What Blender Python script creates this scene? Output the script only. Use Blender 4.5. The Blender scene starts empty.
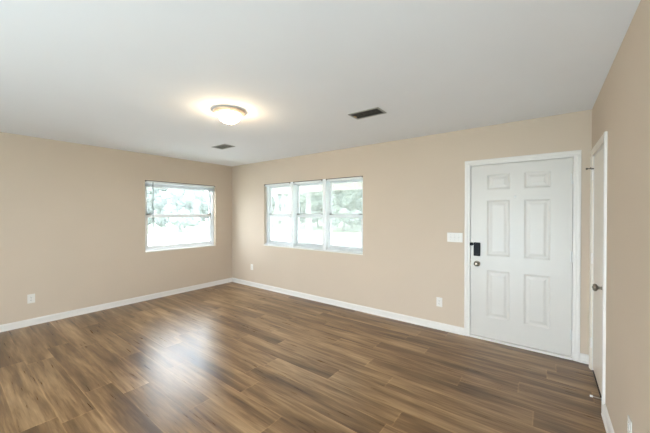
import bpy, bmesh, math, random
from mathutils import Vector, Matrix

C = bpy.context.scene
COL = C.collection
PI = math.pi
rng = random.Random(7)

# ------------------------------------------------------------------ camera, sky, sun, rear fill lights, exposure
cam_d = bpy.data.cameras.new('camera')
cam = bpy.data.objects.new('camera', cam_d); COL.objects.link(cam)
cam.location = (5.3106, -3.7702, 1.4466)
cam.rotation_euler = (PI/2 - 0.0084, 0, 0.6461)
cam_d.sensor_width = 36.0
cam_d.lens = 292.43/650*36.0
cam_d.shift_y = -0.0009
cam_d.clip_start = 0.02
C.camera = cam

world = bpy.data.worlds.new('sky'); C.world = world
world.use_nodes = True
bg = world.node_tree.nodes['Background']
bg.inputs['Color'].default_value = (0.84, 0.90, 1.0, 1)
bg.inputs['Strength'].default_value = 14.0

sun_d = bpy.data.lights.new('sun', 'SUN'); sun_d.energy = 8.0; sun_d.angle = math.radians(1.5); sun_d.color = (1.0, .97, .93)
sun = bpy.data.objects.new('sun', sun_d); COL.objects.link(sun)
sun.rotation_euler = Vector((-0.18, 0.80, -0.72)).to_track_quat('-Z', 'Y').to_euler()
sun.location = (3, -8, 12)

# daylight fill: area light added outside the glass door behind the camera
day_d = bpy.data.lights.new('rear_daylight_fill', 'AREA'); day_d.shape = 'RECTANGLE'
day_d.size = 2.9; day_d.size_y = 2.0; day_d.energy = 66; day_d.color = (1.0, 0.91, 0.82)
day = bpy.data.objects.new('rear_daylight_fill', day_d); COL.objects.link(day)
day.location = (3.8, -6.50, 1.08); day.rotation_euler = (PI/2, 0, 0)
# upward fill added outside the same glass to brighten the ceiling
ceil_fill_d = bpy.data.lights.new('rear_ceiling_fill', 'AREA'); ceil_fill_d.shape = 'RECTANGLE'
ceil_fill_d.size = 1.6; ceil_fill_d.size_y = 1.6; ceil_fill_d.energy = 300; ceil_fill_d.color = (0.55, 0.765, 1.0)
ceil_fill = bpy.data.objects.new('rear_ceiling_fill', ceil_fill_d); COL.objects.link(ceil_fill)
ceil_fill.location = (4.6, -6.95, 0.15); ceil_fill.rotation_euler = (PI/2+math.radians(55), 0, 0)

C.view_settings.view_transform = 'Standard'
C.view_settings.look = 'None'
C.view_settings.gamma = 1.0
C.view_settings.exposure = 0.07
C.view_settings.use_curve_mapping = False

LAMP_STRENGTH = 85.0
W, H, YR = 5.66, 2.44, -6.2      # room width, height, rear wall

# ------------------------------------------------------------------ materials
def new_mat(name):
    m = bpy.data.materials.new(name); m.use_nodes = True
    nt = m.node_tree
    return m, nt, nt.nodes['Principled BSDF']

def mat(name, col, rough=.5, metal=0., spec=.5, bump=0., bscale=200., var=0., vscale=4.):
    """plain coat with a little procedural mottling and optional surface bump"""
    m, nt, b = new_mat(name)
    b.inputs['Roughness'].default_value = rough
    b.inputs['Metallic'].default_value = metal
    b.inputs['Specular IOR Level'].default_value = spec
    tc = nt.nodes.new('ShaderNodeTexCoord')
    n = nt.nodes.new('ShaderNodeTexNoise'); n.inputs['Scale'].default_value = vscale; n.inputs['Detail'].default_value = 4
    nt.links.new(tc.outputs['Object'], n.inputs['Vector'])
    r = nt.nodes.new('ShaderNodeValToRGB')
    lo = [c*(1-var) for c in col]; hi = [min(1, c*(1+var)) for c in col]
    r.color_ramp.elements[0].position = .3; r.color_ramp.elements[0].color = (*lo, 1)
    r.color_ramp.elements[1].position = .7; r.color_ramp.elements[1].color = (*hi, 1)
    nt.links.new(n.outputs['Fac'], r.inputs['Fac']); nt.links.new(r.outputs['Color'], b.inputs['Base Color'])
    if bump:
        n2 = nt.nodes.new('ShaderNodeTexNoise'); n2.inputs['Scale'].default_value = bscale; n2.inputs['Detail'].default_value = 3
        nt.links.new(tc.outputs['Object'], n2.inputs['Vector'])
        bp = nt.nodes.new('ShaderNodeBump'); bp.inputs['Strength'].default_value = bump; bp.inputs['Distance'].default_value = .002
        nt.links.new(n2.outputs['Fac'], bp.inputs['Height']); nt.links.new(bp.outputs['Normal'], b.inputs['Normal'])
    return m

def floor_material():
    m, nt, b = new_mat('vinyl_plank')
    N = nt.nodes.new; L = nt.links.new
    def val(x):
        return x
    def math_(op, a, c=None, d=None):
        n = N('ShaderNodeMath'); n.operation = op
        for i, v in enumerate((a, c, d)):
            if v is None: continue
            if isinstance(v, (int, float)): n.inputs[i].default_value = v
            else: L(v, n.inputs[i])
        return n.outputs[0]
    def comb(x, y, z=0.):
        n = N('ShaderNodeCombineXYZ')
        for i, v in enumerate((x, y, z)):
            if isinstance(v, (int, float)): n.inputs[i].default_value = v
            else: L(v, n.inputs[i])
        return n.outputs[0]
    def white(v):
        n = N('ShaderNodeTexWhiteNoise'); n.noise_dimensions = '3D'; L(v, n.inputs['Vector']); return n.outputs['Value']
    def noise(v, scale, detail=3., rough=.55, dist=0.):
        n = N('ShaderNodeTexNoise'); n.inputs['Scale'].default_value = scale; n.inputs['Detail'].default_value = detail
        n.inputs['Roughness'].default_value = rough; n.inputs['Distortion'].default_value = dist
        L(v, n.inputs['Vector']); return n.outputs['Fac']
    def mapr(v, a, c, lo, hi):
        n = N('ShaderNodeMapRange'); L(v, n.inputs['Value'])
        for i, k in ((1, a), (2, c), (3, lo), (4, hi)): n.inputs[i].default_value = k
        return n.outputs[0]
    tc = N('ShaderNodeTexCoord'); sp = N('ShaderNodeSeparateXYZ'); L(tc.outputs['Object'], sp.inputs[0])
    x, y = sp.outputs[0], sp.outputs[1]
    PWID, PLEN = .192, 1.30
    yr = math_('DIVIDE', y, PWID); row = math_('FLOOR', yr)
    off = math_('MULTIPLY', white(comb(row, 3.7, 1.)), 7.)
    xr = math_('ADD', math_('DIVIDE', x, PLEN), off); colm = math_('FLOOR', xr)
    pid = white(comb(row, colm, 5.))
    pid2 = white(comb(colm, row, 9.))
    sh = math_('MULTIPLY', pid, 37.)
    # long soft figure, medium streaks, fine grain: all run along the plank
    v1 = comb(math_('ADD', math_('MULTIPLY', x, .75), sh), math_('MULTIPLY', y, 7.0), sh)
    n1 = noise(v1, 1.3, 3.5, .58, .3)
    v2 = comb(math_('ADD', math_('MULTIPLY', x, 2.2), sh), math_('MULTIPLY', y, 42.), sh)
    n2 = noise(v2, 1.3, 4., .6, .3)
    v3 = comb(math_('ADD', math_('MULTIPLY', x, 9.), sh), math_('MULTIPLY', y, 190.), sh)
    n3 = noise(v3, 1.2, 2.)
    t = math_('ADD', mapr(n1, .29, .71, -.01, .74), mapr(n2, .3, .7, -.11, .18))
    t = math_('ADD', t, mapr(n3, .3, .7, -.035, .035))
    t = math_('ADD', t, mapr(pid2, 0, 1, -.10, .11))
    r = N('ShaderNodeValToRGB'); L(t, r.inputs['Fac'])
    e = r.color_ramp.elements
    e[0].position = .0; e[0].color = (.090, .046, .019, 1)
    e[1].position = 1.; e[1].color = (.560, .385, .218, 1)
    k = e.new(.35); k.color = (.208, .120, .055, 1)
    k = e.new(.65); k.color = (.360, .227, .117, 1)
    # plank joints, a bevel highlight painted in as a paler edge
    fy = math_('FRACT', yr); fx = math_('FRACT', xr)
    ey = math_('MINIMUM', fy, math_('SUBTRACT', 1., fy)); ex = math_('MULTIPLY', math_('MINIMUM', fx, math_('SUBTRACT', 1., fx)), PLEN/PWID)
    edge = math_('MINIMUM', ey, ex)
    g = mapr(edge, .006, .045, 1.28, 1.)
    mx = N('ShaderNodeMix'); mx.data_type = 'RGBA'; mx.blend_type = 'MULTIPLY'; mx.inputs[0].default_value = 1.
    L(r.outputs['Color'], mx.inputs[6]); cg = N('ShaderNodeCombineColor')
    for i in range(3): L(g, cg.inputs[i])
    L(cg.outputs[0], mx.inputs[7]); L(mx.outputs[2], b.inputs['Base Color'])
    L(mapr(n2, .3, .7, .27, .34), b.inputs['Roughness'])
    b.inputs['Specular IOR Level'].default_value = .5
    hgt = math_('ADD', math_('MULTIPLY', n2, .25), math_('ADD', math_('MULTIPLY', n3, .12), mapr(edge, 0., .02, 0., .5)))
    bp = N('ShaderNodeBump'); bp.inputs['Strength'].default_value = .22; bp.inputs['Distance'].default_value = .0015
    L(hgt, bp.inputs['Height']); L(bp.outputs['Normal'], b.inputs['Normal'])
    return m

def glass_material():
    m = bpy.data.materials.new('window_glass'); m.use_nodes = True
    nt = m.node_tree; nt.nodes.clear()
    o = nt.nodes.new('ShaderNodeOutputMaterial'); mix = nt.nodes.new('ShaderNodeMixShader')
    t = nt.nodes.new('ShaderNodeBsdfTransparent'); g = nt.nodes.new('ShaderNodeBsdfGlossy'); g.inputs['Roughness'].default_value = .02
    t.inputs['Color'].default_value = (.95, .98, .97, 1)
    lw = nt.nodes.new('ShaderNodeLayerWeight'); lw.inputs['Blend'].default_value = .5
    pw = nt.nodes.new('ShaderNodeMath'); pw.operation = 'POWER'; pw.inputs[1].default_value = 5; nt.links.new(lw.outputs['Facing'], pw.inputs[0])
    f = nt.nodes.new('ShaderNodeMath'); f.operation = 'MULTIPLY_ADD'; f.inputs[1].default_value = .92; f.inputs[2].default_value = .04; nt.links.new(pw.outputs[0], f.inputs[0])
    nt.links.new(f.outputs[0], mix.inputs[0]); nt.links.new(t.outputs[0], mix.inputs[1]); nt.links.new(g.outputs[0], mix.inputs[2])
    nt.links.new(mix.outputs[0], o.inputs['Surface'])
    return m

def haze_material(name, cover):
    m = bpy.data.materials.new(name); m.use_nodes = True
    nt = m.node_tree; nt.nodes.clear()
    o = nt.nodes.new('ShaderNodeOutputMaterial'); mix = nt.nodes.new('ShaderNodeMixShader'); mx2 = nt.nodes.new('ShaderNodeMixShader')
    t = nt.nodes.new('ShaderNodeBsdfTransparent'); d = nt.nodes.new('ShaderNodeBsdfDiffuse'); l = nt.nodes.new('ShaderNodeBsdfTranslucent')
    d.inputs['Color'].default_value = (.55, .57, .57, 1); l.inputs['Color'].default_value = (.55, .57, .57, 1)
    mx2.inputs[0].default_value = .5; mix.inputs[0].default_value = cover
    nt.links.new(d.outputs[0], mx2.inputs[1]); nt.links.new(l.outputs[0], mx2.inputs[2])
    nt.links.new(t.outputs[0], mix.inputs[1]); nt.links.new(mx2.outputs[0], mix.inputs[2]); nt.links.new(mix.outputs[0], o.inputs['Surface'])
    return m

def glow_material(name, col, strength):
    m, nt, b = new_mat(name)
    b.inputs['Base Color'].default_value = (.9, .88, .84, 1); b.inputs['Roughness'].default_value = .35
    b.inputs['Emission Color'].default_value = (*col, 1); b.inputs['Emission Strength'].default_value = strength
    return m

M = {
 'wall': mat('beige_wall_paint', (.605, .499, .397), .75, bump=.10, bscale=260, var=.012, vscale=2, spec=.3),
 'ceiling': mat('ceiling_paint', (.865, .865, .885), .9, bump=.12, bscale=180, var=.008, vscale=2, spec=.2),
 'floor': floor_material(),
 'trim': mat('white_trim_paint', (.76, .725, .69), .38, var=.01),
 'door': mat('white_door_paint', (.64, .608, .568), .36, var=.01),
 'vinyl': mat('white_vinyl', (.88, .90, .91), .35, var=.01),
 'sill': mat('pale_sill', (.80, .79, .76), .35, var=.03, vscale=20),
 'blind': mat('white_blind', (.86, .87, .86), .45, var=.01),
 'wand': mat('grey_wand', (.09, .10, .105), .35),
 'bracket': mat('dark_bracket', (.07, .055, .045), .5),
 'plate': mat('white_plastic', (.75, .72, .68), .35),
 'slot': mat('dark_slot', (.03, .028, .025), .6),
 'nickel': mat('satin_nickel', (.46, .42, .37), .32, metal=1., var=.05, vscale=60),
 'bronze': mat('aged_bronze', (.24, .21, .17), .30, metal=1., var=.06, vscale=60),
 'lampring': mat('brushed_lamp_ring', (.72, .58, .45), .42, metal=.35, var=.05, vscale=30),
 'hinge': mat('painted_hinge', (.68, .68, .67), .4, var=.03, vscale=50),
 'black': mat('black_plastic', (.009, .009, .010), .5, spec=.2),
 'blackglass': mat('black_keypad_glass', (.006, .006, .009), .45, spec=.15),
 'ventdark': mat('dark_register_metal', (.21, .17, .135), .5, metal=.2, var=.15, vscale=40),
 'ventgrey': mat('grey_register_metal', (.36, .35, .32), .5, metal=.2, var=.08, vscale=40),
 'ventwhite': mat('white_register_metal', (.72, .71, .68), .5, var=.02),
 'brass': mat('tan_lever', (.50, .33, .16), .4, metal=.5),
 'duct': mat('duct_dark', (.02, .018, .016), .9),
 'rubber': mat('white_rubber', (.82, .81, .78), .6),
 'darksteel': mat('dark_steel', (.10, .085, .07), .4, metal=.8),
 'concrete': mat('pale_concrete', (.55, .55, .54), .85, var=.08, vscale=1.2),
 'grass': mat('dry_grass', (.20, .23, .15), .95, var=.3, vscale=3, bump=.4, bscale=60),
 'porchwhite': mat('porch_cream_paint', (.74, .71, .64), .6, var=.02),
 'leaf': mat('leaf', (.135, .162, .135), .7, var=.25, vscale=2.0),
 'bark': mat('bark', (.20, .19, .17), .9, var=.3, vscale=10, bump=.6, bscale=30),
 'roofing': mat('roofing', (.25, .24, .23), .9, var=.1),
 'gapshade': mat('door_gap_shade', (.045, .030, .020), .6, var=.2, vscale=30),
 'cream': mat('cream_door_tone', (.72, .65, .56), .30, var=.01),
 'haze': haze_material('fine_haze_sheet', .10), 'haze_dense': haze_material('dense_haze_sheet', .30),
 'glass': glass_material(),
 'dome': glow_material('frosted_lamp_glass', (1.0, .78, .50), LAMP_STRENGTH),
}

# ------------------------------------------------------------------ mesh helpers
class MB:
    def __init__(s): s.bm = bmesh.new()
    def _add(s, t, mtx=None):
        if mtx is not None: bmesh.ops.transform(t, matrix=mtx, verts=t.verts)
        me = bpy.data.meshes.new('tmp'); t.to_mesh(me); t.free(); s.bm.from_mesh(me); bpy.data.meshes.remove(me); return s
    def box(s, x0, x1, y0, y1, z0, z1, bev=0., seg=2, rot=None):
        t = bmesh.new(); bmesh.ops.create_cube(t, size=1)
        bmesh.ops.scale(t, vec=(x1-x0, y1-y0, z1-z0), verts=t.verts)
        if bev: bmesh.ops.bevel(t, geom=t.edges[:], offset=bev, segments=seg, affect='EDGES', profile=.5)
        if rot is not None: bmesh.ops.transform(t, matrix=rot, verts=t.verts)
        return s._add(t, Matrix.Translation(((x0+x1)/2, (y0+y1)/2, (z0+z1)/2)))
    def cyl(s, p0, p1, r0, r1=None, seg=20):
        r1 = r0 if r1 is None else r1
        p0, p1 = Vector(p0), Vector(p1); d = p1-p0
        t = bmesh.new(); bmesh.ops.create_cone(t, cap_ends=True, segments=seg, radius1=r0, radius2=r1, depth=d.length)
        return s._add(t, Matrix.Translation((p0+p1)/2) @ d.to_track_quat('Z', 'Y').to_matrix().to_4x4())
    def lathe(s, prof, mtx=None, seg=40):
        t = bmesh.new(); rings = []
        for r, z in prof:
            if r < 1e-6: rings.append([t.verts.new((0, 0, z))])
            else: rings.append([t.verts.new((r*math.cos(2*PI*i/seg), r*math.sin(2*PI*i/seg), z)) for i in range(seg)])
        for a, b in zip(rings, rings[1:]):
            for i in range(seg):
                j = (i+1) % seg
                if len(a) == 1 and len(b) == 1: continue
                if len(a) == 1: t.faces.new((a[0], b[i], b[j]))
                elif len(b) == 1: t.faces.new((a[i], a[j], b[0]))
                else: t.faces.new((a[i], a[j], b[j], b[i]))
        bmesh.ops.recalc_face_normals(t, faces=t.faces)
        return s._add(t, mtx)
    def extrude(s, prof, length, mtx):
        """closed 2D profile (local y,z) swept along local x"""
        t = bmesh.new()
        a = [t.verts.new((0, y, z)) for y, z in prof]; b = [t.verts.new((length, y, z)) for y, z in prof]
        n = len(prof)
        for i in range(n): t.faces.new((a[i], a[(i+1) % n], b[(i+1) % n], b[i]))
        t.faces.new(a); t.faces.new(b[::-1])
        bmesh.ops.recalc_face_normals(t, faces=t.faces)
        return s._add(t, mtx)
    def tube(s, pts, r, seg=8):
        for a, b in zip(pts, pts[1:]): s.cyl(a, b, r, seg=seg)
        return s
    def build(s, name, m, parent=None, loc=(0, 0, 0), smooth=False):
        me = bpy.data.meshes.new(name); s.bm.to_mesh(me); s.bm.free()
        me.materials.append(m)
        o = bpy.data.objects.new(name, me); COL.objects.link(o); o.location = loc
        if parent is not None: o.parent = parent
        if smooth:
            for p in me.polygons: p.use_smooth = True
            try: me.set_sharp_from_angle(angle=math.radians(40))
            except Exception: pass
        return o

def tag(o, label=None, cat=None, group=None, kind=None):
    if label: o['label'] = label
    if cat: o['category'] = cat
    if group: o['group'] = group
    if kind: o['kind'] = kind
    return o
def empty(name, loc, rz=0.):
    o = bpy.data.objects.new(name, None); COL.objects.link(o); o.location = loc; o.rotation_euler = (0, 0, rz)
    o.empty_display_size = .1; return o
def struct(name, mb, m, label, cat): return tag(mb.build(name, m), label, cat, kind='structure')
def copy_tree(o, parent=None):
    c = o.copy(); COL.objects.link(c)
    if parent is not None: c.parent = parent
    for ch in list(o.children): copy_tree(ch, c)
    return c

# ------------------------------------------------------------------ room shell
WT = .15
# openings
T_X0, T_X1, T_XW = 1.01, 3.165, (3.165-1.01)/3         # triple window
WZ0, WZ1 = .835, 2.003
L_Z0 = .795
L_Y0, L_Y1 = -1.690, -.395                              # left window
D_X0, D_X1, D_Z = 4.588, 5.546, 2.018                   # front door rough opening
K_Y0, K_Y1, K_Z = -.842, -.130, 1.980                   # side door opening

struct('floor', MB().box(0, W, YR, 0, -.10, 0), M['floor'], 'brown wood-look plank floor running along the back wall', 'floor')
struct('ceiling', MB().box(-WT, W+WT, YR-WT, WT, H, H+.15), M['ceiling'], 'smooth white painted ceiling', 'ceiling')
b = MB()
b.box(-WT, T_X0, 0, WT, -.1, H); b.box(T_X0, T_X1, 0, WT, -.1, WZ0); b.box(T_X0, T_X1, 0, WT, WZ1, H)
b.box(T_X1, D_X0, 0, WT, -.1, H); b.box(D_X0, D_X1, 0, WT, D_Z, H); b.box(D_X1, W+WT, 0, WT, -.1, H); b.box(D_X0, D_X1, 0, WT, -.1, -.002)
struct('wall_back', b, M['wall'], 'beige wall with the triple window and the front door', 'wall')
b = MB()
b.box(-WT, 0, YR, L_Y0, -.1, H); b.box(-WT, 0, L_Y0, L_Y1, -.1, L_Z0); b.box(-WT, 0, L_Y0, L_Y1, WZ1, H); b.box(-WT, 0, L_Y1, 0, -.1, H)
struct('wall_left', b, M['wall'], 'beige wall with the single window', 'wall')
b = MB()
b.box(W, W+WT, YR, K_Y0, -.1, H); b.box(W, W+WT, K_Y0, K_Y1, K_Z, H); b.box(W, W+WT, K_Y1, 0, -.1, H); b.box(W, W+WT, K_Y0, K_Y1, -.1, -.002)
struct('wall_right', b, M['wall'], 'beige wall with the narrow side door', 'wall')
R_X0, R_X1, R_Z = 2.40, 5.40, 2.06
b = MB()
b.box(-WT, R_X0, YR-WT, YR, -.1, H); b.box(R_X0, R_X1, YR-WT, YR, R_Z, H); b.box(R_X1, W+WT, YR-WT, YR, -.1, H)
struct('wall_rear', b, M['wall'], 'beige wall behind the camera', 'wall')

b = MB(); CX = W+WT
b.box(CX, CX+.9, -1.2, -1.1, -.1, 2.3); b.box(CX, CX+.9, -.02, .08, -.1, 2.3); b.box(CX+.9, CX+1.0, -1.2, .08, -.1, 2.3); b.box(CX, CX+.9, -1.1, -.02, 2.2, 2.3); b.box(CX, CX+.9, -1.1, -.02, -.1, -.002)
struct('closet_shell', b, M['wall'], 'closed room behind the side door', 'closet')
BP = [(0, 0), (.022, 0), (.0215, .008), (.018, .014), (.0135, .018), (.013, .066), (.010, .074), (.006, .082), (0, .085)]
def base(name, p0, p1, normal, label):
    p0, p1 = Vector((*p0, 0)), Vector((*p1, 0)); d = (p1-p0); n = Vector((*normal, 0))
    mtx = Matrix((( *d.normalized(), 0), (*n, 0), (0, 0, 1, 0), (0, 0, 0, 1))).transposed()
    mtx = Matrix.Translation(p0) @ mtx
    struct(name, MB().extrude(BP, d.length, mtx), M['trim'], label, 'baseboard')
base('baseboard_left', (0, 0), (0, YR), (1, 0), 'white baseboard along the left wall')
base('baseboard_back', (0, 0), (4.5455, 0), (0, -1), 'long white baseboard under the triple window')
base('baseboard_back_corner', (5.5755, 0), (W-.0005, 0), (0, -1), 'short white baseboard piece between front door and corner')
base('baseboard_right', (W, -.8955), (W, YR), (-1, 0), 'white baseboard along the right wall in the foreground')
base('baseboard_rear', (0, YR), (R_X0-.08, YR), (0, 1), 'white baseboard behind the camera')

# ------------------------------------------------------------------ windows
def window(name, loc, rz, x0, x1, label, right_post=False, WZ0=WZ0):
    """local x to the right seen from inside, y outward, z up"""
    t = empty(name, loc, rz); tag(t, label, 'window', kind='structure')
    F0, F1 = .058, .148
    fw = .036
    f = MB()
    z0, z1 = WZ0+.018, WZ1
    f.box(x0, x0+fw, F0, F1, z0, z1, .003); f.box(x1-fw, x1, F0, F1, z0, z1, .003)
    f.box(x0+fw, x1-fw, F0, F1, z1-.040, z1, .003); f.box(x0+fw, x1-fw, F0, F1, z0, z0+.030, .003)
    f.build('window_frame', M['vinyl'], t)
    zm = 1.412
    def sash(nm, ya, yb, za, zb, rail_b, rail_t):
        s = MB(); st = .034
        a, c = x0+fw+.002, x1-fw-.002
        s.box(a, a+st, ya, yb, za, zb, .003); s.box(c-st, c, ya, yb, za, zb, .003)
        s.box(a+st, c-st, ya, yb, za, za+rail_b, .003); s.box(a+st, c-st, ya, yb, zb-rail_t, zb, .003)
        o = s.build(nm, M['vinyl'], t)
        ym = (ya+yb)/2
        p = MB().box(a+st-.004, c-st+.004, ym-.002, ym+.002, za+rail_b-.004, zb-rail_t+.004).build('pane', M['glass'], o)
        return o, a, c
    sash('upper_sash', .112, .138, zm-.020, z1-.041, .046, .030)
    lo, a, c = sash('lower_sash', .080, .106, z0+.031, zm+.014, .048, .052)
    for xs in (a+.045, c-.045):
        MB().box(xs-.030, xs+.030, .078, .101, zm+.0142, zm+.034, .002).build('tilt_latch', M['bracket'], lo)
    MB().box(x0+fw-.004, x1-fw+.004, .1425, .1435, z0+.026, z1-.036).build('haze_sheet', M['haze' if rz else 'haze_dense'], t)  # sheet added to lay a bright haze over the outdoor view
    # interior sill board
    sx0 = x0; sx1 = x1
    MB().box(sx0, sx1, -.014, .060, WZ0, WZ0+.018, .003).build('sill', M['sill'], t)
    if right_post:   # mullion post between neighbouring units
        MB().box(x1-.034, x1+.034, .006, .057, WZ0+.019, WZ1-.001, .003).build('mullion', M['vinyl'], t)
    return t
window('window_1', (0, 0, 0), PI/2, L_Y0, L_Y1, 'single white double-hung window in the left wall', WZ0=L_Z0)
LB = ['left unit of the white triple window, nearest the room corner', 'middle unit of the white triple window', 'right unit of the white triple window, nearest the front door']
for i in range(3):
    window('window_%d' % (i+2), (0, 0, 0), 0., T_X0+i*T_XW, T_X0+(i+1)*T_XW, LB[i], right_post=i < 2)

def blind(x0, x1, rz, label, raised, wand_x=None, wand_len=.62):
    # a blind hung inside the window opening, gap shade above painted as a strip
    t = empty('mini_blind', (0, 0, 0), rz); tag(t, label, 'blind', 'white mini blinds in the windows')
    top = WZ1-.011
    h = MB().box(x0+.004, x1-.004, .012, .042, top-.030, top, .002); hr = h.build('headrail', M['blind'], t)
    MB().box(x0+.004, x1-.004, .008, .040, top+.0005, WZ1-.0005).build('gap_shade_strip', M['bracket'], t)
    for xb in (x0+.011, x1-.011):
        MB().box(xb-.011, xb+.011, .003, .0078, top-.014, top+.010, .001).build('bracket', M['bracket'], hr)
    s = MB(); pitch = .0205; sw = .0125
    zt = top-.040; zb = WZ0+.018+.016
    prof = []
    for k in range(5):
        u = -sw+2*sw*k/4; prof.append((u, .0022*(1-(u/sw)**2)))
    def slat(z, tilt):
        tb = bmesh.new(); ca, sa = math.cos(tilt), math.sin(tilt)
        rows = []
        for (u, w) in prof:
            yy = .027+u*ca-w*sa; zz = z+u*sa+w*ca
            rows.append((tb.verts.new((x0+.008, yy, zz)), tb.verts.new((x1-.008, yy, zz))))
        for p, q in zip(rows, rows[1:]): tb.faces.new((p[0], p[1], q[1], q[0]))
        s._add(tb)
    if raised:
        n = 26; z = zt
        for k in range(n): slat(z, 0.); z -= .0021
        zb = z-.012
    else:
        z = zt
        while z > zb+.012: slat(z, math.radians(8)+rng.uniform(-.02, .02)); z -= pitch
    s.build('slats', M['blind'], t, smooth=True)
    MB().box(x0+.007, x1-.007, .015, .039, zb-.006, zb+.006, .003).build('bottom_rail', M['blind'], t)
    for fx in (.16, .84):
        xx = x0+(x1-x0)*fx
        for yy in (.0135, .0405): MB().cyl((xx, yy, zb), (xx, yy, top-.03), .0007, seg=5).build('ladder_cord', M['blind'], t)
    if wand_x is not None:
        w = MB().cyl((wand_x, .0055, top-.02), (wand_x, .0055, top-.02-wand_len), .0065, seg=8)
        w.cyl((wand_x, .0055, top-.024-wand_len), (wand_x, .0055, top-.02-wand_len), .0085, .0065, seg=8)
        w.build('tilt_wand', M['wand'], t)
    return t
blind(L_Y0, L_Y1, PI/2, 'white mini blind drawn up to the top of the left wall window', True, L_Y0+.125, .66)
BL = ['lowered white mini blind in the unit of the triple window nearest the corner',
      'lowered white mini blind in the middle unit of the triple window',
      'lowered white mini blind in the unit of the triple window nearest the front door']
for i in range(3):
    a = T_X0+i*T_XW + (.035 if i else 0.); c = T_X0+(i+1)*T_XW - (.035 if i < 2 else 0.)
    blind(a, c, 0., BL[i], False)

# ------------------------------------------------------------------ panelled door leaf (local: x width, y: front at 0 facing -y, z up)
def panel_leaf(w, h, th, panels):
    bm = bmesh.new()
    xs = sorted(set([0, w]+[v for p in panels for v in p[:2]])); zs = sorted(set([0, h]+[v for p in panels for v in p[2:]]))
    V = {(i, k): bm.verts.new((x, 0, z)) for i, x in enumerate(xs) for k, z in enumerate(zs)}
    pf = []
    for i in range(len(xs)-1):
        for k in range(len(zs)-1):
            f = bm.faces.new((V[i, k], V[i+1, k], V[i+1, k+1], V[i, k+1]))
            cx, cz = (xs[i]+xs[i+1])/2, (zs[k]+zs[k+1])/2
            if any(p[0] < cx < p[1] and p[2] < cz < p[3] for p in panels): pf.append(f)
    bm.normal_update()
    for f in pf:      # a sunk moulding, a flat, then a raised field
        for th_, dp in ((.008, -.003), (.010, -.003), (.014, 0.), (.024, .0045)):
            bmesh.ops.inset_region(bm, faces=[f], thickness=th_, depth=0., use_even_offset=True)
            for v in f.verts: v.co.y -= dp
    # side and back
    ring = [v for v in bm.verts if v.co.y == 0 and (v.co.x in (0, w) or v.co.z in (0, h))]
    c = [bm.verts.new(q) for q in ((0, th, 0), (w, th, 0), (w, th, h), (0, th, h))]
    bm.faces.new(c[::-1])
    def side(key, order, A, B):
        vs = sorted([v for v in bm.verts if abs(v.co.y) < 1e-6 and key(v)], key=order)
        bm.faces.new(vs+[B, A])
    side(lambda v: abs(v.co.z) < 1e-6, lambda v: v.co.x, c[0], c[1]); side(lambda v: abs(v.co.z-h) < 1e-6, lambda v: v.co.x, c[3], c[2])
    side(lambda v: abs(v.co.x) < 1e-6, lambda v: v.co.z, c[0], c[3]); side(lambda v: abs(v.co.x-w) < 1e-6, lambda v: v.co.z, c[1], c[2])
    bmesh.ops.recalc_face_normals(bm, faces=bm.faces)
    m = MB(); m.bm.free(); m.bm = bm
    return m
def six_panels(w, xl, xr, rows):
    (a, b_), (c, d) = xl, xr
    return [(a, b_, z0, z1) for z0, z1 in rows]+[(c, d, z0, z1) for z0, z1 in rows]

# front door
SX0, SX1, SZ0, SZ1 = 4.612, 5.522, .030, 1.998
t = empty('door_1', (SX0, 0, 0)); tag(t, 'white six-panel front door with black keypad lock', 'door', kind='structure')
leaf = panel_leaf(SX1-SX0, SZ1-SZ0, .044, six_panels(.91, (.166, .388), (.516, .740), [(.232, .770), (.936, 1.564), (1.685, 1.856)]))
leaf.build('door_leaf', M['door'], t, (0, .004, SZ0))
dl = t.children[0]
jb = MB()
jb.box(D_X0, SX0-.004, .0, .14, 0, D_Z, 0); jb.box(SX1+.004, D_X1, .0, .14, 0, D_Z, 0); jb.box(SX0-.004, SX1+.004, 0, .14, SZ1+.004, D_Z, 0)
jb.box(SX0-.004, SX0+.010, .050, .065, 0, SZ1+.004); jb.box(SX1-.010, SX1+.004, .050, .065, 0, SZ1+.004); jb.box(SX0+.010, SX1-.010, .050, .065, SZ1-.010, SZ1+.004)
jb.build('door_jamb', M['trim'], t, (-SX0, 0, 0))
def casing_profile():   # y out of wall (neg = into room), along face
    return [(0, 0), (-.010, 0), (-.012, .006), (-.012, .020), (-.017, .030), (-.017, .050), (-.014, .057), (0, .057)]
def casing_piece(m, a, bpt, inward, out):
    """board from a to b on wall plane; profile runs from inner edge outwards along 'out'; inward = into the room"""
    a, bpt, inward, out = map(Vector, (a, bpt, inward, out))
    d = (bpt-a); prof = [(-y, z) for y, z in casing_profile()]
    mtx = Matrix((( *d.normalized(), 0), (*inward, 0), (*out, 0), (0, 0, 0, 1))).transposed()
    m.extrude(prof, d.length, Matrix.Translation(a) @ mtx)
cs = MB()
casing_piece(cs, (4.603, 0, 0), (4.603, 0, 2.006), (0, -1, 0), (-1, 0, 0))
casing_piece(cs, (5.5185+.010, 0, 0), (5.5285, 0, 2.006), (0, -1, 0), (1, 0, 0))
casing_piece(cs, (4.546, 0, 2.006), (5.5855, 0, 2.006), (0, -1, 0), (0, 0, 1))
cs.build('door_casing', M['trim'], t, (-SX0, 0, 0))
MB().box(SX0-.004, SX1+.004, -.018, .13, .0, .024, .004).build('threshold_or_gap_shade', M['trim'], t, (-SX0, 0, 0))
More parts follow.
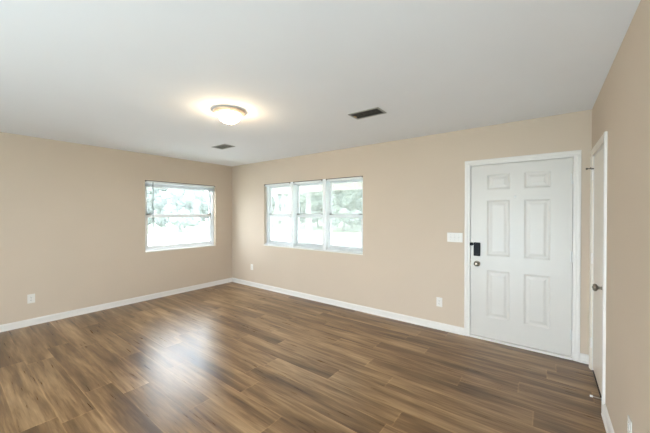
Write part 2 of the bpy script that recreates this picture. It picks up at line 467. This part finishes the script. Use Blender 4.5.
for z in (1.79, 1.02, .245):
    hg = MB().cyl((SX1+.003, -.004, z-.05), (SX1+.003, -.004, z+.05), .0065, seg=12)
    hg.cyl((SX1+.003, -.004, z+.05), (SX1+.003, -.004, z+.056), .004, seg=12).cyl((SX1+.003, -.004, z-.056), (SX1+.003, -.004, z-.05), .004, seg=12)
    hg.box(SX1-.012, SX1+.001, .0015, .0038, z-.05, z+.05)
    hg.build('hinge', M['hinge'], t, (-SX0, 0, 0), smooth=True)
def knob(parent, m, base_, axis, scale=1.):
    """rosette, neck and rounded knob standing off a door face"""
    q = Vector(axis).to_track_quat('Z', 'Y').to_matrix().to_4x4(); mt = Matrix.Translation(base_) @ q @ Matrix.Scale(scale, 4)
    o = MB().lathe([(0, .0), (.033, .0), (.033, .004), (.029, .009), (.014, .011), (.011, .016), (.011, .030), (.016, .035), (.026, .042), (.0285, .050), (.027, .058), (.020, .064), (.010, .0655), (0, .0655)], mt, 28).build('door_knob', m, parent, smooth=True)
    MB().lathe([(0, .0650), (.006, .0652), (.0058, .0675), (0, .0675)], mt, 14).build('keyhole', M['darksteel'], o, smooth=True)
    return o
kn = knob(t, M['bronze'], (4.679-SX0, .004, .866), (0, -1, 0), .98)
MB().box(4.6065, 4.6155, -.0022, .003, .84, .895).build('latch_plate', M['bronze'], t, (-SX0, 0, 0))
lk = MB().box(4.646, 4.712, -.030, .004, .956, 1.110, .007, 3).build('keypad_lock', M['black'], t, (-SX0, 0, 0)); lk['label'] = 'black keypad lock body'
MB().box(4.652, 4.706, -.0315, -.0300, .990, 1.102, .0005).build('keypad_face', M['blackglass'], lk)
MB().lathe([(0, 0), (.014, 0), (.013, .008), (0, .009)], Matrix.Translation((4.679, -.030, .974)) @ Vector((0, -1, 0)).to_track_quat('Z', 'Y').to_matrix().to_4x4() @ Matrix.Scale(.6, 4), 18).build('thumb_turn', M['black'], lk, smooth=True)
lg = MB().box(4.604, 4.636, -.024, -.0165, 1.072, 1.108, .003).box(4.618, 4.640, -.0165, .004, 1.078, 1.102, .002).build('latch_guard', M['black'], t, (-SX0, 0, 0)); lg['label'] = 'black latch guard on the door edge'
ph = MB().lathe([(0, 0), (.011, 0), (.011, .004), (.006, .006), (0, .006)], Matrix.Translation((5.046, .004, 1.630)) @ Vector((0, -1, 0)).to_track_quat('Z', 'Y').to_matrix().to_4x4(), 20).build('peephole', M['hinge'], t, (-SX0, 0, 0), smooth=True)

# side door in the right wall
t = empty('door_2', (W, K_Y0, 0)); tag(t, 'narrow cream side door with white casing in the right wall, seen almost edge on', 'door', kind='structure')
lw = .684; k0 = -.828; lh = 1.943
MB().box(.004, .039, k0-K_Y0, k0+lw-K_Y0, .030, lh+.022, .0015).build('door_leaf', M['cream'], t)
OFF = (-W, -K_Y0, 0)
jb = MB(); jb.box(W, W+.12, K_Y0, k0-.003, 0, K_Z); jb.box(W, W+.12, k0+lw+.003, K_Y1, 0, K_Z); jb.box(W, W+.12, k0-.003, k0+lw+.003, lh+.025, K_Z)
jb.box(W+.04, W+.055, k0-.003, k0+.009, 0, lh+.02); jb.box(W+.04, W+.055, k0+lw-.009, k0+lw+.003, 0, lh+.02); jb.box(W+.04, W+.055, k0+.009, k0+lw-.009, lh+.011, lh+.025)
jb.build('door_jamb', M['trim'], t, OFF)
cs = MB()
casing_piece(cs, (W, -.838, 0), (W, -.838, 2.032), (-1, 0, 0), (0, -1, 0))
cs.build('door_casing', M['trim'], t, OFF)
cs = MB()
casing_piece(cs, (W, -.134, 0), (W, -.134, 1.975), (-1, 0, 0), (0, 1, 0))
casing_piece(cs, (W, -.838, 1.975), (W, -.077, 1.975), (-1, 0, 0), (0, 0, 1))
co = cs.build('door_casing', M['cream'], t, OFF); co['label'] = 'cream head and far side casing'  # head and far side casing given a creamier tone than the near piece
MB().box(W+.001, W+WT-.002, K_Y0+.014, K_Y1-.012, -.001, .003).build('threshold_or_gap_shade', M['gapshade'], t, OFF)  # dark strip put in for the shade of the gap under the door
for z in (1.80, 1.03, .25):
    hg = MB().cyl((W-.006, -.140, z-.045), (W-.006, -.140, z+.045), .0065, seg=12)
    hg.cyl((W-.006, -.140, z+.045), (W-.006, -.140, z+.051), .004, seg=12).box(W-.001, W+.003, -.158, -.142, z-.045, z+.045)
    hg.build('hinge', M['trim'], t, OFF, smooth=True)
hs = MB().cyl((W-.006, -.140, 1.852), (W-.006, -.140, 1.862), .011, seg=14)
hs.cyl((W-.010, -.140, 1.860), (W-.040, -.125, 1.862), .0042, seg=10).cyl((W-.010, -.142, 1.860), (W-.026, -.205, 1.860), .004, seg=10)
hs = hs.build('hinge_pin_stop', M['darksteel'], t, OFF, smooth=True); hs['label'] = 'dark metal stop on the top hinge pin'
MB().cyl((W-.039, -.1255, 1.862), (W-.049, -.120, 1.8625), .008, seg=12).build('rubber_tip', M['darksteel'], hs, smooth=True)
knob(t, M['bronze'], (.004, -.768-K_Y0, .885), (-1, 0, 0), 1.)
sp = MB().lathe([(0, 0), (.013, 0), (.013, .004), (.006, .008), (.0035, .010), (.0035, .064), (0, .064)], Matrix.Translation((W+.004, -.800, .066)) @ Vector((-1, 0, 0)).to_track_quat('Z', 'Y').to_matrix().to_4x4(), 14).build('door_stop', M['nickel'], t, OFF, smooth=True)
MB().lathe([(0, .062), (.0075, .062), (.008, .070), (.0075, .078), (0, .079)], Matrix.Translation((W+.004, -.800, .066)) @ Vector((-1, 0, 0)).to_track_quat('Z', 'Y').to_matrix().to_4x4(), 14).build('rubber_tip', M['rubber'], sp, smooth=True)

# sliding glass door added behind the camera to let the fill light in
t = empty('door_3', (0, YR, 0)); tag(t, 'white sliding glass door added behind the camera to let fill light in', 'door', kind='structure')
f = MB().box(R_X0, R_X0+.05, -.13, -.02, 0, R_Z).box(R_X1-.05, R_X1, -.13, -.02, 0, R_Z).box(R_X0+.05, R_X1-.05, -.13, -.02, R_Z-.05, R_Z).box(R_X0+.05, R_X1-.05, -.13, -.02, -.09, .02)
f.build('door_frame', M['vinyl'], t)
xm = (R_X0+R_X1)/2
for x0, x1, y in ((R_X0+.052, xm+.03, -.065), (xm-.03, R_X1-.052, -.105)):
    pn = MB().box(x0, x0+.06, y-.015, y+.015, .022, R_Z-.052).box(x1-.06, x1, y-.015, y+.015, .022, R_Z-.052).box(x0+.06, x1-.06, y-.015, y+.015, .022, .10).box(x0+.06, x1-.06, y-.015, y+.015, R_Z-.11, R_Z-.052).build('sliding_panel', M['vinyl'], t)
    MB().box(x0+.056, x1-.056, y-.002, y+.002, .096, R_Z-.106).build('pane', M['glass'], pn)

# ------------------------------------------------------------------ ceiling fixtures
LX, LY = 2.86, -2.06
t = empty('ceiling_light', (LX, LY, H)); tag(t, 'round flush-mount ceiling light with glowing white glass bowl and tan metal rim', 'ceiling light')
k = .82
MB().lathe([(a*k, z) for a, z in [(0, -.0005), (.158, -.0005), (.176, -.006), (.183, -.014), (.181, -.022), (.172, -.027), (.152, -.035), (.140, -.040), (.131, -.040), (.131, -.032), (0, -.032)]], None, 64).build('rim', M['lampring'], t, smooth=True)
pr = []
for i in range(13):
    a = PI/2*i/12; pr.append((.131*k*math.cos(a), -.038-.083*math.sin(a)))
MB().lathe([(.1305*k, -.034)]+pr, None, 64).build('glass_bowl', M['dome'], t, smooth=True)
MB().lathe([(0, -.118), (.009, -.119), (.011, -.123), (.007, -.127), (.007, -.131), (.004, -.135), (0, -.136)], None, 20).build('finial', M['lampring'], t, smooth=True)

def vent(x0, x1, y0, y1, m_slat, m_frame, tilt, label, lever):
    cx, cy = (x0+x1)/2, (y0+y1)/2; w, d = (x1-x0)/2, (y1-y0)/2
    t = empty('ceiling_vent', (cx, cy, H)); tag(t, label, 'vent', 'ceiling air vents')
    fw = .020
    f = MB()
    f.box(-w, w, -d, -d+fw, -.007, -.0005, .002); f.box(-w, w, d-fw, d, -.007, -.0005, .002)
    f.box(-w, -w+fw, -d+fw, d-fw, -.007, -.0005, .002); f.box(w-fw, w, -d+fw, d-fw, -.007, -.0005, .002)
    f.build('vent_frame', m_frame, t)
    MB().box(-w+fw, w-fw, -d+fw, d-fw, -.0015, -.0005).build('vent_back', M['duct'], t)
    n = 7
    for k in range(n):
        y = -d+fw+(2*d-2*fw)*(k+.5)/n
        s = MB().box(-w+fw, w-fw, y-.0085, y+.0085, -.0085, -.0075, 0, rot=Matrix.Rotation(tilt, 4, 'X'))
        s.build('slat', m_slat, t)
    if lever:
        MB().box(-w+.028, -w+.048, -.030, .004, -.018, -.010, .002).build('damper_lever', M['brass'], t)
vent(3.725, 4.058, -1.290, -1.100, M['ventdark'], M['ventgrey'], math.radians(20), 'dark louvred ceiling vent above the front half of the room, nearer the front door', True)
vent(1.325, 1.655, -1.300, -1.115, M['ventgrey'], M['ventgrey'], math.radians(12), 'pale louvred ceiling vent between the ceiling light and the left window', False)

# ------------------------------------------------------------------ wall plates (local: plate in xz plane, facing -y)
def outlet_proto():
    t = empty('wall_outlet', (0, 0, 0))
    MB().box(-.036, .036, -.006, -.0005, -.058, .058, .0025, 3).build('cover_plate', M['plate'], t)
    for s in (1, -1):
        r = MB().box(-.017, .017, -.0075, -.0055, s*.0195-.014, s*.0195+.014, .003, 2).build('receptacle', M['plate'], t)
        sl = MB().box(-.0075, -.0055, -.0079, -.0072, s*.0195-.003, s*.0195+.006).box(.0055, .0075, -.0079, -.0072, s*.0195-.002, s*.0195+.005)
        sl.cyl((0, -.0079, s*.0195-.008), (0, -.0072, s*.0195-.008), .0024, seg=10)
        sl.build('slot', M['slot'], r)
    MB().cyl((0, -.0068, 0), (0, -.0058, 0), .003, seg=12).build('screw', M['nickel'], t)
    return t
spots = [((.645, 0, .380), 0., 'white wall outlet low under the triple window, nearest the room corner'),
         ((4.258, 0, .341), 0., 'white wall outlet low on the back wall between triple window and front door'),
         ((0, -3.045, .345), PI/2, 'white wall outlet low on the left wall'),
         ((W, -1.665, .350), -PI/2, 'white wall outlet low on the right wall in the foreground')]
first = outlet_proto()
for i, (loc, rz, lab) in enumerate(spots):
    o = first if i == 0 else copy_tree(first)
    o.location = loc; o.rotation_euler = (0, 0, rz); tag(o, lab, 'outlet', 'wall outlets')
t = empty('light_switch', (4.436, 0, 1.157)); tag(t, 'white triple light switch plate beside the front door', 'light switch')
MB().box(-.088, .088, -.006, -.0005, -.057, .057, .0025, 3).build('cover_plate', M['plate'], t)
for x in (-.046, 0, .046):
    g = MB().box(x-.005, x+.005, -.0066, -.0055, -.012, .012).build('toggle_slot', M['hinge'], t)
    MB().box(x-.0035, x+.0035, -.017, -.006, -.006, .006, .0015, rot=Matrix.Rotation(.35, 4, 'X')).build('toggle', M['plate'], t)
    for z in (-.03, .03): MB().cyl((x, -.0068, z), (x, -.0058, z), .0025, seg=10).build('screw', M['nickel'], t)

# ------------------------------------------------------------------ outdoors
struct('ground', MB().box(-60, 40, -40, 70, -.40, -.20), M['grass'], 'pale sunlit grass yard', 'ground')
struct('driveway', MB().box(-19, -1.6, -14, 9, -.199, -.17), M['concrete'], 'pale sunlit concrete beside the house', 'driveway')
struct('porch_slab', MB().box(-1.4, 6.6, WT+.002, 2.5, -.20, -.06), M['concrete'], 'concrete porch floor outside the front door', 'porch')
struct('porch_roof', MB().box(-1.5, 6.8, WT+.002, 2.7, 2.30, 2.42), M['porchwhite'], 'cream porch roof', 'roof')
tag(MB().box(-1.4, 6.7, 2.20, 2.32, 2.03, 2.298, .004).build('porch_beam', M['porchwhite']), 'cream beam along the porch edge seen through the triple window', 'beam', kind='structure')
struct('rear_sun_blocker', MB().box(-1.0, 6.8, -10.2, YR-WT-.002, 2.62, 2.75), M['porchwhite'], 'unseen slab added to keep the sun off the rear glass', 'roof')  # unseen slab added to block sun from the rear glass
struct('roof', MB().box(-.45, W+.45, YR-WT, WT, H+.151, H+.24), M['roofing'], 'flat roof slab over the room', 'roof')
def porch_post(xa, xb, label):      # wrought-iron style post: slim bars with cross pieces
    t = empty('porch_post', ((xa+xb)/2, 2.26, -.06)); tag(t, label, 'post', 'porch posts'); h = (xb-xa)/2
    for x in (-h, 0, h): MB().box(x-.016, x+.016, -.016, .016, 0, 2.088, .003).build('post_bar', M['porchwhite'], t)
    for z in (.25, 1.05, 1.85):
        for x0, x1 in ((-h+.017, -.017), (.017, h-.017)): MB().box(x0, x1, -.006, .006, z, z+.014).build('cross_piece', M['porchwhite'], t)
porch_post(-1.02, -.50, 'white porch post of slim bars seen through the left unit of the triple window')
porch_post(5.8, 6.3, 'white porch post of slim bars at the far right end of the porch')
def tree(x, y, h, r, label, n=1300, trunk_h=None, tr=.14):
    t = empty('tree', (x, y, -.2)); tag(t, label, 'tree', 'trees outside the windows')
    th = trunk_h or h*.45
    tb = MB(); p = Vector((0, 0, 0)); pts = [p]
    for k in range(4): p = p+Vector((rng.uniform(-.06, .06), rng.uniform(-.06, .06), th/4)); pts.append(p)
    for k in range(4): tb.cyl(pts[k], pts[k+1], tr*(1-.13*k), tr*(1-.13*(k+1)), seg=10)
    for k in range(6):
        a = rng.uniform(0, 2*PI); tb.cyl(pts[3], pts[4]+Vector((math.cos(a)*r*.6, math.sin(a)*r*.6, rng.uniform(.1, .5)*(h-th))), tr*.4, tr*.12, seg=6)
    tb.build('trunk', M['bark'], t, smooth=True)
    bm = bmesh.new()
    lumps = []
    for k in range(30):
        a = rng.uniform(0, 2*PI); q = math.sqrt(rng.random())*r*.85
        lumps.append((Vector((q*math.cos(a), q*math.sin(a), rng.uniform(th*.9, h-r*.3))), r*rng.uniform(.24, .40)))
    for k in range(n):
        c, rr = rng.choice(lumps)
        d = Vector((rng.gauss(0, 1), rng.gauss(0, 1), rng.gauss(0, 1))).normalized()*rr*rng.uniform(.75, 1.05)
        s = rng.uniform(.07, .16)*r*.55
        u = Vector((rng.gauss(0, 1), rng.gauss(0, 1), rng.gauss(0, 1))).normalized(); v = u.orthogonal().normalized()
        o = c+d
        f = [bm.verts.new(o+u*s), bm.verts.new(o+v*s*.45), bm.verts.new(o-u*s), bm.verts.new(o-v*s*.45)]
        bm.faces.new(f)
    for c, rr in lumps:    # dense inner mass of each bough
        tb2 = bmesh.new(); bmesh.ops.create_icosphere(tb2, subdivisions=3, radius=rr*.85)
        for v in tb2.verts: v.co = v.co*(1+rng.uniform(-.14, .14))+c
        me = bpy.data.meshes.new('tmp'); tb2.to_mesh(me); tb2.free(); bm.from_mesh(me); bpy.data.meshes.remove(me)
    m = MB(); m.bm.free(); m.bm = bm; m.build('foliage', M['leaf'], t)
    return t
TREES = []      # three staggered rows beyond the left window, three beyond the porch
for k in range(4): TREES.append((-21.5, .6+k*4.5, rng.uniform(5.0, 6.2), 2.0, 'left'))
for k in range(5): TREES.append((-27.0, 3.5+k*4.7, rng.uniform(5.5, 6.8), 2.1, 'left'))
for k in range(4): TREES.append((-33.0, 7.0+k*5.2, rng.uniform(6.5, 7.8), 2.2, 'left'))
for k in range(6): TREES.append((-18.8+k*4.7, 18.6, rng.uniform(5.5, 7.0), 2.05, 'porch'))
for k in range(5): TREES.append((-21.2+k*4.7, 23.8, rng.uniform(6., 7.5), 2.05, 'porch'))
for k in range(5): TREES.append((-24.2+k*5.3, 29.4, rng.uniform(7., 8.), 2.2, 'porch'))
for i, (x, y, h, r, side) in enumerate(TREES):
    lab = 'pale green leafy tree far beyond the left window' if side == 'left' else 'green leafy tree in the yard beyond the triple window'
    tree(x, y, h, r, lab, n=1300, trunk_h=h*.16, tr=.16)
tree(-2.85, 6.0, 6.8, 1.8, 'nearest tree outside, its grey trunk seen through the middle unit of the triple window', n=1100, trunk_h=3.6, tr=.17)
